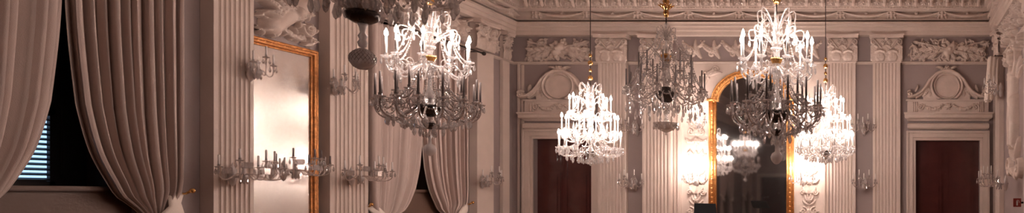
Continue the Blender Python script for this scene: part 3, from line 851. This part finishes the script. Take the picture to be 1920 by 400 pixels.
CANDS = new_mesh('candle_short', f_candle(.15), 'darkwax', True)
FLAME = new_mesh('flame', f_flame, 'flame', True)
def lamp(parent, loc, power, r=.03, col=(1,.82,.735)):
    L = bpy.data.lights.get('candle_%g' % power)
    if L is None:
        L = bpy.data.lights.new('candle_%g' % power, 'POINT'); L.energy = power; L.color = col; L.shadow_soft_size = r
    o = bpy.data.objects.new('candle_light', L); link(o, parent); o.location = loc; return o
def arm_mesh(name, R, dz, m, thick=.011, low=.10, curl=True):
    """S-arm from the hub at the origin out to (R,0,dz) """
    def f(bm):
        p = bez((.03,0,0), (R*.35,0,low*1.6), (R*.55,0,-low*1.9), (R*.86,0,-low*.9), 9)[:-1] + bez((R*.86,0,-low*.9), (R*1.02,0,-low*.5), (R*1.02,0,dz*.4), (R,0,dz-.015), 6)
        tube(bm, p, thick, 6)
        if curl:
            q = [(R*.62+.06*math.cos(a)*(1-.05*k), 0, low*.55+.06*math.sin(a)*(1-.05*k)) for k, a in enumerate([PI*1.4-i*.55 for i in range(11)])]
            tube(bm, q, thick*.6, 5)
    return new_mesh(name, f, m, True)
def put_arms(root, n, R, z, dz, m, lit, ph=0, power=0, drops=3, zoff=0, low=.10, candle=None, every=1, dropm=None, thick=.011):
    am = arm_mesh('candle_arm', R, dz, m, thick, low)
    for k in range(n):
        a = 2*PI*k/n+ph
        arm = obj('candle_arm', am, None, root, (0,0,z), (0,0,a))
        dim = m != 'glassarm'
        obj('drip_pan', PAND if dim else PAN, None, arm, (R,0,dz))
        obj('candle', candle or (CAND if lit else CANDD), None, arm, (R,0,dz+.02))
        H = .24 if lit else 0
        if lit:
            obj('flame', FLAME, None, arm, (R,0,dz+.02+H+.004))
            if k % every == 0 and power: lamp(arm, (R,0,dz+.02+H+.05), power*every)
        for q in range(drops):
            b = 2*PI*q/max(1,drops)+.5
            obj('crystal_drop', dropm or (DROPD if dim else DROP), None, arm, (R+.055*math.cos(b), .055*math.sin(b), dz+.018), (0,0,b))
def beads(p0, p1, sag, r=.011, step=.026):
    p0, p1 = Vector(p0), Vector(p1); L = (p1-p0).length; n = max(3, int(L*(1+.3*sag)/step))
    def f(bm):
        for i in range(n+1):
            t = i/n; p = p0.lerp(p1, t); p.z -= sag*4*t*(1-t)
            rr = r*(.8+.5*math.sin(PI*t))
            lathe(bm, [(0,-rr*1.1),(rr,0),(0,rr*1.1)], 5, tuple(p))
        tube(bm, [tuple(p0.lerp(p1, i/12)-Vector((0,0,sag*4*(i/12)*(1-i/12)))) for i in range(13)], .003, 4)
    return f
def put_festoons(root, n, R0, z0, R1, z1, sag, m, ph=0, name='bead_chain', r=.011):
    me = new_mesh('beads', beads((R0,0,z0), (R1,0,z1), sag, r), m)
    for k in range(n): obj(name, me, None, root, (0,0,0), (0,0,2*PI*k/n+ph))
def put_swags(root, n, R, z, sag, m, ph=0, r=.011):
    a = 2*PI/n
    me = new_mesh('swag', beads((R,0,z), (R*math.cos(a), R*math.sin(a), z), sag, r), m)
    for k in range(n): obj('bead_swag', me, None, root, (0,0,0), (0,0,a*k+ph))
def put_drops(root, n, R, z, me, ph=0):
    for k in range(n):
        a = 2*PI*k/n+ph; obj('pendant_drop', me, None, root, (R*math.cos(a), R*math.sin(a), z), (0,0,a))
def crown(root, R, z, n, m, h=.22, name='crown'):
    def f(bm):
        for k in range(n):
            a = 2*PI*k/n; ca, sa = math.cos(a), math.sin(a)
            pts = bez((.02,0,-h*.3), (R*.5,0,h*.9), (R*1.2,0,h*1.25), (R,0,h*.35), 9)
            q = [(R-.035+.035*math.cos(t), 0, h*.35-.035*math.sin(t)) for t in (.8,1.6,2.4,3.4)]
            tube(bm, [(x*ca, x*sa, zz) for x, _, zz in pts+q], .009, 5)
        lathe(bm, [(0,-h*.5),(.05,-h*.45),(.07,-h*.25),(.03,-h*.1),(.045,.05),(.02,.12),(0,h*.9)], 10)
    obj(name, new_mesh('crown', f, m, True), None, root, (0,0,z))
    dm = DROP if m == 'glassarm' else DROPD
    for k in range(n):
        a = 2*PI*k/n; obj('crystal_drop', dm, None, root, (R*1.0*math.cos(a), R*1.0*math.sin(a), z+h*.30))
def rod_and_balls(root, z0, z1, top, big=1.0, star=False):
    """z0..z1 gilt balls, rod to ceiling"""
    def f(bm): tube(bm, [(0,0,z0-.1),(0,0,top)], .008, 6)
    obj('rod', new_mesh('rod', f, 'bronze'), None, root)
    n = max(2, int((z1-z0)/.13)); 
    for k in range(n):
        z = z0+(z1-z0)*(k+.5)/n; r = (.052 if k % 2 == 0 else .034)*big
        obj('gilt_ball', new_mesh('ball', lambda bm: lathe(bm, [(0,-r),(r*.5,-r*.85),(r*.75,-r*.6),(r,0),(r*.75,r*.6),(r*.5,r*.85),(0,r)], 14), 'brass', True), None, root, (0,0,z))
    obj('ceiling_rose', new_mesh('rose', lambda bm: lathe(bm, [(0,-.12),(.05,-.10),(.12,-.03),(.2,0),(0,0)], 16), 'brass', True), None, root, (0,0,top))

TOPZ = ZC-.01
def chandelier_a(label, loc, group):
    """fully lit, three rings of candles. loc z is the lowest drop"""
    t = thing('crystal_chandelier', label, 'chandelier', loc, .2, group)
    H = TOPZ-loc[2]
    put_arms(t, 8, .37, .96, .07, 'glassarm', True, .1, PA, 2, low=.06)
    put_arms(t, 10, .50, .56, .10, 'glassarm', True, .35, PA*.85, 2, low=.08)
    put_arms(t, 14, .56, .26, .07, 'glassarm', True, .0, PA*.85, 3, low=.07)
    obj('stem', new_mesh('stem', lambda bm: lathe(bm, [(0,.1),(.03,.12),(.09,.2),(.12,.26),(.05,.33),(.03,.42),(.09,.52),(.11,.58),(.04,.66),(.03,.8),(.08,.92),(.1,.97),(.04,1.05),(.025,1.3),(.06,1.38),(.02,1.5),(0,1.6)], 14), 'crystal', True), None, t)
    obj('hub', new_mesh('hub', lambda bm: lathe(bm, [(0,.20),(.05,.21),(.13,.27),(.14,.29),(.05,.30),(0,.30)], 14), 'bronze', True), None, t)
    crown(t, .20, 1.42, 8, 'glassarm', .24); crown(t, .30, 1.18, 8, 'glassarm', .2, 'upper_crown')
    put_festoons(t, 8, .18, 1.45, .37, 1.06, .10, 'crystal', .1)
    put_festoons(t, 8, .10, 1.0, .50, .68, .14, 'crystal', .35)
    put_festoons(t, 12, .10, .66, .56, .36, .12, 'crystal', 0)
    put_swags(t, 12, .56, .33, .12, 'crystal', 0); put_swags(t, 8, .50, .66, .14, 'crystal', .35); put_swags(t, 8, .37, 1.02, .10, 'crystal', .1)
    put_drops(t, 14, .42, .24, BIGDROP); put_drops(t, 10, .32, .20, BIGDROP); put_drops(t, 8, .22, .20, BIGDROP, .2); put_drops(t, 6, .12, .18, BIGDROP, .1)
    put_drops(t, 8, .30, .86, BIGDROP, .1)
    obj('finial', new_mesh('finial', lambda bm: lathe(bm, [(0,0),(.02,.02),(.035,.05),(.02,.09),(.012,.12),(.03,.14),(0,.16)], 12), 'crystal', True), None, t)
    rod_and_balls(t, 1.66, 2.25, H)
    return t
def chandelier_b(label, loc, group, R=.64, lit_r=.46, Rz=.58):
    t = thing('crystal_chandelier', label, 'chandelier', loc, .1, group)
    H = TOPZ-loc[2]
    put_arms(t, 9, lit_r, 1.12, .09, 'glassarm', True, .2, PB, 2, low=.09)
    put_arms(t, 14, R, Rz, .10, 'crystal_dim', False, .1, 0, 4, low=.12, thick=.012, dropm=DROP)
    put_arms(t, 6, R*.62, Rz+.06, .16, 'crystal_dim', False, .4, 0, 3, low=.10, thick=.012, dropm=DROP)
    obj('stem', new_mesh('stem', lambda bm: lathe(bm, [(0,.34),(.02,.36),(.05,.42),(.03,.5),(.02,.62),(.05,.7),(.06,.78),(.03,.86),(.02,1.0),(.05,1.08),(.07,1.14),(.03,1.3),(.05,1.4),(.02,1.5),(0,1.7)], 14), 'crystal', True), None, t)
    obj('hub', new_mesh('hub', lambda bm: lathe(bm, [(0,.50),(.06,.51),(.13,.56),(.17,.62),(.16,.66),(.10,.68),(.08,.74),(0,.75)], 16), 'bronze', True), None, t)
    obj('lower_cup', new_mesh('lower_cup', lambda bm: lathe(bm, [(0,.34),(.03,.35),(.07,.39),(.08,.42),(.03,.43),(0,.43)], 14), 'bronze', True), None, t)
    obj('brass_cup', new_mesh('cup', lambda bm: lathe(bm, [(0,1.19),(.03,1.19),(.05,1.22),(.075,1.27),(.075,1.29),(.03,1.30),(0,1.30)], 14), 'brass', True), None, t)
    crown(t, .22, 1.66, 8, 'glassarm', .24); crown(t, .32, 1.46, 8, 'glassarm', .2, 'upper_crown')
    put_festoons(t, 9, .2, 1.66, lit_r, 1.24, .12, 'crystal', .2)
    put_swags(t, 9, lit_r, 1.2, .11, 'crystal', .2)
    put_festoons(t, 14, .10, 1.12, R*.97, Rz+.13, .16, 'crystal_dim', .1)
    put_swags(t, 14, R, Rz+.09, .12, 'crystal_dim', .1)
    put_festoons(t, 14, R*.95, Rz-.02, .10, .36, .05, 'crystal', .1)
    put_drops(t, 22, R*.80, Rz-.06, BIGDROP); put_drops(t, 14, R*.5, Rz-.10, BIGDROP, .2); put_drops(t, 12, lit_r*.8, 1.08, BIGDROP); put_drops(t, 7, .16, .40, BIGDROP, .1); put_drops(t, 5, .07, .34, DROP, .1)
    # glass ball at the foot
    obj('glass_pendant', new_mesh('pend', lambda bm: lathe(bm, [(0,0),(.03,.01),(.06,.045),(.072,.09),(.055,.135),(.02,.16),(.016,.22),(.03,.25),(.012,.28),(.01,.36),(0,.36)], 16), 'bulbglass', True), None, t)
    rod_and_balls(t, 1.92, 2.5, H)
    return t
def chandelier_c(label, loc, group, ball_foot=True):
    t = thing('crystal_chandelier', label, 'chandelier', loc, .25, group)
    H = TOPZ-loc[2]
    put_arms(t, 14, .60, .66, .06, 'glassarm', False, .1, 0, 4, low=.11, thick=.011)
    put_arms(t, 10, .42, .86, .12, 'glassarm', False, .3, 0, 3, low=.09, thick=.010)
    obj('stem', new_mesh('stem', lambda bm: lathe(bm, [(0,.40),(.03,.42),(.07,.5),(.04,.58),(.02,.7),(.06,.82),(.08,.95),(.05,1.05),(.02,1.16),(.04,1.25),(.02,1.35),(.05,1.42),(.015,1.5),(.035,1.6),(.015,1.7),(.03,1.8),(0,1.85)], 14), 'crystal', True), None, t)
    obj('hub', new_mesh('hub', lambda bm: lathe(bm, [(0,.52),(.06,.53),(.14,.59),(.19,.66),(.17,.70),(.09,.71),(.08,.78),(0,.78)], 16), 'bronze', True), None, t)
    obj('brass_cup', new_mesh('cup', lambda bm: lathe(bm, [(0,1.20),(.03,1.20),(.06,1.23),(.09,1.28),(.09,1.30),(.03,1.33),(0,1.33)], 14), 'brass', True), None, t)
    crown(t, .40, 1.22, 10, 'glassarm', .26); crown(t, .14, 1.62, 6, 'glassarm', .16, 'upper_crown')
    put_festoons(t, 14, .38, 1.28, .62, .76, .13, 'crystal', .1); put_festoons(t, 10, .12, 1.68, .38, 1.32, .10, 'crystal', 0)
    put_swags(t, 14, .60, .72, .13, 'crystal', .1); put_swags(t, 10, .40, 1.28, .12, 'crystal')
    put_drops(t, 20, .54, .60, BIGDROP); put_drops(t, 14, .36, .54, BIGDROP, .2); put_drops(t, 10, .20, .52, BIGDROP, .2); put_drops(t, 12, .40, 1.26, DROP, .2)
    put_festoons(t, 10, .10, 1.16, .42, 1.0, .10, 'crystal', .3)
    if ball_foot:
        # dark bowl, its neck and the etched glass ball
        obj('lower_bowl', new_mesh('bowl', lambda bm: lathe(bm, [(0,.32),(.05,.325),(.09,.35),(.10,.39),(.085,.41),(.04,.40),(0,.40)], 20), 'bronze', True), None, t)
        obj('glass_flutes', new_mesh('flutes', lambda bm: [tube(bm, bez((.05*math.cos(a),.05*math.sin(a),.39),(.11*math.cos(a),.11*math.sin(a),.42),(.10*math.cos(a),.10*math.sin(a),.5),(.06*math.cos(a),.06*math.sin(a),.54),6), [.012,.018,.02,.02,.016,.012,.008], 6) for a in [k*PI/5 for k in range(10)]], 'crystal', True), None, t)
        obj('neck', new_mesh('neck', lambda bm: lathe(bm, [(0,.15),(.022,.16),(.03,.19),(.018,.21),(.028,.235),(.014,.26),(.02,.29),(.03,.32),(0,.33)], 12), 'bulbglass', True), None, t)
        def ball(bm):
            pr = [(0,0),(.03,.003),(.062,.022),(.082,.055),(.085,.085),(.07,.118),(.045,.142),(.02,.155),(0,.16)]
            seg = 24; lathe(bm, pr, seg)
        o = obj('glass_ball', new_mesh('ball', ball, 'bulbglass', True), None, t); o.scale = (.9,.9,.96)
        # diamond cuts over the ball
        def cuts(bm):
            for k in range(20):
                for s in (-1, 1):
                    pts = []
                    for i in range(9):
                        u = i/8; z = .008+.135*u; r = .0865*math.sin(PI*(.06+.84*u))**.62
                        a = 2*PI*k/20+s*u*1.2; pts.append((r*math.cos(a), r*math.sin(a), z))
                    tube(bm, pts, .0018, 4)
        obj('diamond_cuts', new_mesh('cuts', cuts, 'crystal', True), None, o)
    else:
        obj('glass_bowl', new_mesh('bowl', lambda bm: lathe(bm, [(0,0),(.02,.01),(.012,.04),(.06,.06),(.13,.10),(.19,.17),(.20,.20),(.185,.20),(.12,.12),(.04,.09),(0,.09)], 20), 'crystal', False), None, t)
        obj('lower_stem', new_mesh('lower_stem', lambda bm: lathe(bm, [(0,.08),(.02,.09),(.05,.18),(.03,.26),(.02,.3),(.05,.38),(0,.42)], 12), 'crystal', True), None, t)
        put_drops(t, 12, .19, .19, DROP); put_drops(t, 8, .26, .50, BIGDROP, .1)
        put_drops(t, 16, .46, .40, BIGDROP, .3); put_drops(t, 14, .60, .50, BIGDROP, .1)
    def star(bm):
        lathe(bm, [(0,-.14),(.03,-.12),(.05,-.06),(.035,-.02),(.075,.02),(.08,.05),(.04,.09),(.06,.12),(.03,.18),(0,.2)], 14)
        for k in range(8):
            a = k*PI/4; tube(bm, [(.05*math.cos(a),.05*math.sin(a),.03),(.13*math.cos(a),.13*math.sin(a),.07)], [.025,.006], 6)
    obj('gilt_star', new_mesh('star', star, 'brass', True), None, t, (0,0,2.05))
    obj('rod', new_mesh('rod', lambda bm: tube(bm, [(0,0,1.8),(0,0,H)], .012, 6), 'bronze'), None, t)
    obj('ceiling_rose', new_mesh('rose', lambda bm: lathe(bm, [(0,-.12),(.05,-.10),(.12,-.03),(.2,0),(0,0)], 16), 'brass', True), None, t, (0,0,H))
    return t
PA, PB = 13.0, 20.0
GX = 'crystal chandeliers hanging in the hall'
def at(px, py, Y): return ((px-1680)*Y/F, Y, E+(365-py)*Y/F)
chandelier_a('fully lit crystal chandelier hanging before the left dark door', at(1107, 312, 12.57), GX)
chandelier_a('fully lit crystal chandelier hanging right of the arched mirror, before a pilaster', at(1548, 310, 13.1), GX)
chandelier_b('chandelier with lit top candles and dark lower ring, before the second curtained window', at(806, 293, 8.23), GX, .545, .44)
chandelier_b('chandelier with lit top candles and dark lower ring, before the arched mirror', at(1456, 309, 7.75), GX, .53, .43)
chandelier_c('nearest chandelier, unlit and cropped by the top edge, its etched glass ball hanging free', at(680, 131, 4.46), GX)
chandelier_c('unlit crystal chandelier under a gilt star, left of the arched mirror', at(1249, 254, 10.4), GX, False)

# ------------------------------------------------------------------ wall sconces
def sconce(label, loc, rz, group, n=5, R=.26, lit=False, power=0, cand=None, tall=.10, prisms=False, d=.16):
    """local -y points into the room; loc is on the wall"""
    loc = (loc[0]+(.012 if rz > 1 else -.012 if rz < -1 else 0), loc[1]-(.012 if rz == 0 else 0), loc[2])
    t = thing('crystal_sconce', label, 'wall lamp', loc, rz, group)
    def plate(bm):
        lathe(bm, [(0,-.16),(.03,-.13),(.05,-.05),(.035,.02),(.05,.08),(.02,.15),(0,.2)], 10, (0,-.052,0))
        tube(bm, [(0,0,0),(0,-d,-.02)], .022, 8)
        lathe(bm, [(0,-.13),(.025,-.1),(.05,-.04),(.06,0),(.03,.03),(.02,.1),(.035,.14),(0,.18)], 12, (0,-d,0))
    obj('backplate', new_mesh('plate', plate, 'bulbglass', True), None, t)
    def a_mesh(R): 
        return arm_mesh('sconce_arm', R, tall, 'glassarm', .009, .06, False)
    for k in range(n):
        a = PI+PI*(k+.5)/n; r = R*(1 if k % 2 == 0 else .72); dz = tall+(.10 if k % 2 else 0)
        arm = obj('candle_arm', arm_mesh('sconce_arm', r, dz, 'glassarm', .009, .06, False), None, t, (0,-d,0), (0,0,a))
        obj('drip_pan', PAN, None, arm, (r,0,dz), None).scale = (.75,.75,.8)
        c = obj('candle', cand or CANDP, None, arm, (r,0,dz+.01))
        if lit:
            obj('flame', FLAME, None, arm, (r,0,dz+.185)); 
            if power: lamp(arm, (r,0,dz+.23), power)
        for q in range(3):
            b = 2*PI*q/3+.4; obj('crystal_drop', DROP, None, arm, (r+.042*math.cos(b), .042*math.sin(b), dz+.012))
    for k in range(4): obj('pendant_drop', DROP, None, t, (.05*math.cos(k*PI/2), -d+.05*math.sin(k*PI/2), -.02))
    if prisms:
        # square cut plaques standing between the candles
        pl = new_mesh('plaque', lambda bm: box(bm, -.05,.05,-.008,.008,0,.09,.006), 'crystal')
        for k in range(5):
            a = PI+PI*(k+.5)/5; obj('crystal_plaque', pl, None, t, (R*.75*math.cos(a), -d+R*.75*math.sin(a), .02+.08*(k%2)), (0,0,a+PI/2))
    return t
GS = 'crystal wall sconces of the hall'
def esc(px, py): return (ex(px), YE, ez(py))
sconce('unlit sconce with pale candles on bare wall between two pilasters, left of the mirror', esc(1194,347), 0, GS, 5, .30, d=.30)
sconce('lower unlit sconce with pale candles between the two pilasters right of the mirror', esc(1622,347), 0, GS, 5, .30, d=.30)
sconce('upper unlit sconce between the two pilasters right of the mirror', esc(1620,245), 0, GS, 5, .30, d=.30)
sconce('upper unlit sconce on bare wall between the pilasters left of the mirror', esc(1196,245), 0, GS, 5, .28, d=.30)
PS = 19
sconce('blazing sconce low beside the left upright of the gilt mirror frame', (ex(1312), YE-.15, ez(340)), 0, GS, 5, .30, True, PS)
sconce('blazing sconce low beside the right upright of the gilt mirror frame', (ex(1508), YE-.15, ez(340)), 0, GS, 5, .30, True, PS)
sconce('lit sconce high beside the left upright of the gilt mirror frame', (ex(1316), YE-.15, ez(236)), 0, GS, 3, .24, True, PS*.6)
sconce('lit sconce high beside the right upright of the gilt mirror frame', (ex(1504), YE-.15, ez(236)), 0, GS, 3, .24, True, PS*.6)
def lsc(px, py, d=.2):
    X = XL+d; Y = F*(-X)/(1680-px); return (X, Y, E+(365-py)*Y/F)
sconce('broad crystal sconce low on the fluted pilaster beside the big curtain', lsc(428,330), PI/2, GS, 7, .46, prisms=True, d=.22)
sconce('broad crystal sconce low on the fluted pilaster between mirror and second window', lsc(652,333), PI/2, GS, 7, .46, prisms=True, d=.22)
sconce('small crystal sconce high on the fluted pilaster beside the big curtain', lsc(462,134), PI/2, GS, 3, .18)
sconce('small crystal sconce high on the fluted pilaster between mirror and second window', lsc(622,165), PI/2, GS, 5, .26)
sconce('crystal sconce on the plain pier beyond the second window', lsc(900,342), PI/2, GS, 5, .34, prisms=True)
sconce('broad crystal sconce standing out before the wall mirror', lsc(524,322,.07), PI/2, GS, 7, .44, cand=CANDS, prisms=True, d=.25)
def rsc(px, py, d=.2):
    X = XR-d; Y = F*X/(px-1680); return (X, Y, E+(365-py)*Y/F)
sconce('crystal sconce low on the right wall, over the little red sign', (XR-.23, 13.9, E+(365-345)*13.9/F), -PI/2, GS, 7, .46, prisms=True, d=.20)
sconce('crystal sconce high on the right wall, beside the carved figure', (XR-.23, 14.6, E+(365-170)*14.6/F), -PI/2, GS, 5, .26, d=.16)

# ------------------------------------------------------------------ right wall drape, sign, music stand
t = thing('hanging_drape', 'pale cloth banner hanging edge-on beside the corner of the right wall', 'drape', (XR, 15.70, 0), -PI/2)
zs = [5.09-1.1*i/24 for i in range(25)]
me = curtain_surface('cloth', .5, [-.25]*25, [.05+.22*(i/24) for i in range(25)], zs, .14, 4, 0, 12)
for v in me.vertices: v.co.y -= .22+.12*(5.17-v.co.z)/1.15
o = obj('cloth', me, 'tie', t); m_ = o.modifiers.new('thick', 'SOLIDIFY'); m_.thickness = .01
bm = bmesh.new(); tube(bm, [(-.26,-.26,5.09),(.1,-.26,5.09)], .018, 8); tube(bm, [(0.06,-.01,5.09),(0.06,-.26,5.09)], .012, 6); obj('rail', bm, 'bronze', t)

t = thing('fire_sign', 'small dark red projecting sign with a white extinguisher symbol on the right wall', 'sign', (2.50, 13.2, 1.53))
bm = bmesh.new(); box(bm, -.082, .082, -.006, .006, -.088, .088, .003); obj('plate', bm, 'red', t)
bm = bmesh.new(); box(bm, -.02, .012, -.010, -.006, -.06, .03, .002); box(bm, -.012, .004, -.010, -.006, .03, .05); tube(bm, [(0,-.008,.05),(.03,-.008,.045),(.04,-.008,.0)], .005, 5); obj('symbol', bm, 'white', t)
bm = bmesh.new(); box(bm, .08, XR-2.50, -.008, .008, -.02, .02); obj('bracket', bm, 'black', t)

t = thing('music_stand', 'black music stand before the left foot of the gilt mirror', 'music stand', (-4.18, 14.0, 0), 0)
def desk(bm):
    w, h = .245, .30
    lo = [(-w+.02,-.06,1.28),(w+.03,-.06,1.28)]; hi = [(-w-.02,.10,1.505),(w-.04,.10,1.495)]
    th = Vector((0,.012,-.008))
    P = [Vector(lo[0]), Vector(lo[1]), Vector(hi[1]), Vector(hi[0])]
    a = [bm.verts.new(p) for p in P]; b = [bm.verts.new(p+th) for p in P]
    bm.faces.new(a); bm.faces.new(b[::-1])
    for i in range(4): bm.faces.new((a[i], b[i], b[(i+1)%4], a[(i+1)%4]))
    box(bm, -w+.02, w+.03, -.12, -.06, 1.272, 1.284)
bm = bmesh.new(); desk(bm); obj('desk', bm, 'black', t)
bm = bmesh.new(); tube(bm, [(0,.02,.12),(0,.02,1.34)], .011, 8); obj('post', bm, 'black', t)
for k in range(3):
    a = k*2*PI/3+.5; bm = bmesh.new(); tube(bm, [(0,.02,.30),(.15*math.cos(a),.02+.15*math.sin(a),.16),(.27*math.cos(a),.02+.27*math.sin(a),.012)], .009, 6); obj('leg', bm, 'black', t)

# ------------------------------------------------------------------ night sky outside, camera
w = bpy.data.worlds.new('dusk'); SC.world = w; w.use_nodes = True
bg = w.node_tree.nodes['Background']; bg.inputs[0].default_value = (.42,.68,.95,1); bg.inputs[1].default_value = 1.3
cam = bpy.data.cameras.new('camera'); co = bpy.data.objects.new('camera', cam); link(co)
co.location = (0,0,E); co.rotation_euler = (PI/2,0,0)
cam.sensor_width = 36; cam.lens = 36*F/1920; cam.shift_x = -720/1920; cam.shift_y = 165/1920; cam.clip_start = .05; cam.clip_end = 200
SC.camera = co
SC.view_settings.view_transform = 'Standard'; SC.view_settings.look = 'None'; SC.view_settings.gamma = 1; SC.view_settings.use_curve_mapping = False
SC.view_settings.exposure = 1.02
cy = SC.cycles
cy.use_denoising = True; cy.use_light_tree = True; cy.max_bounces = 10; cy.transparent_max_bounces = 24; cy.diffuse_bounces = 3; cy.glossy_bounces = 4
cy.sample_clamp_indirect = 6; cy.caustics_reflective = False; cy.caustics_refractive = False
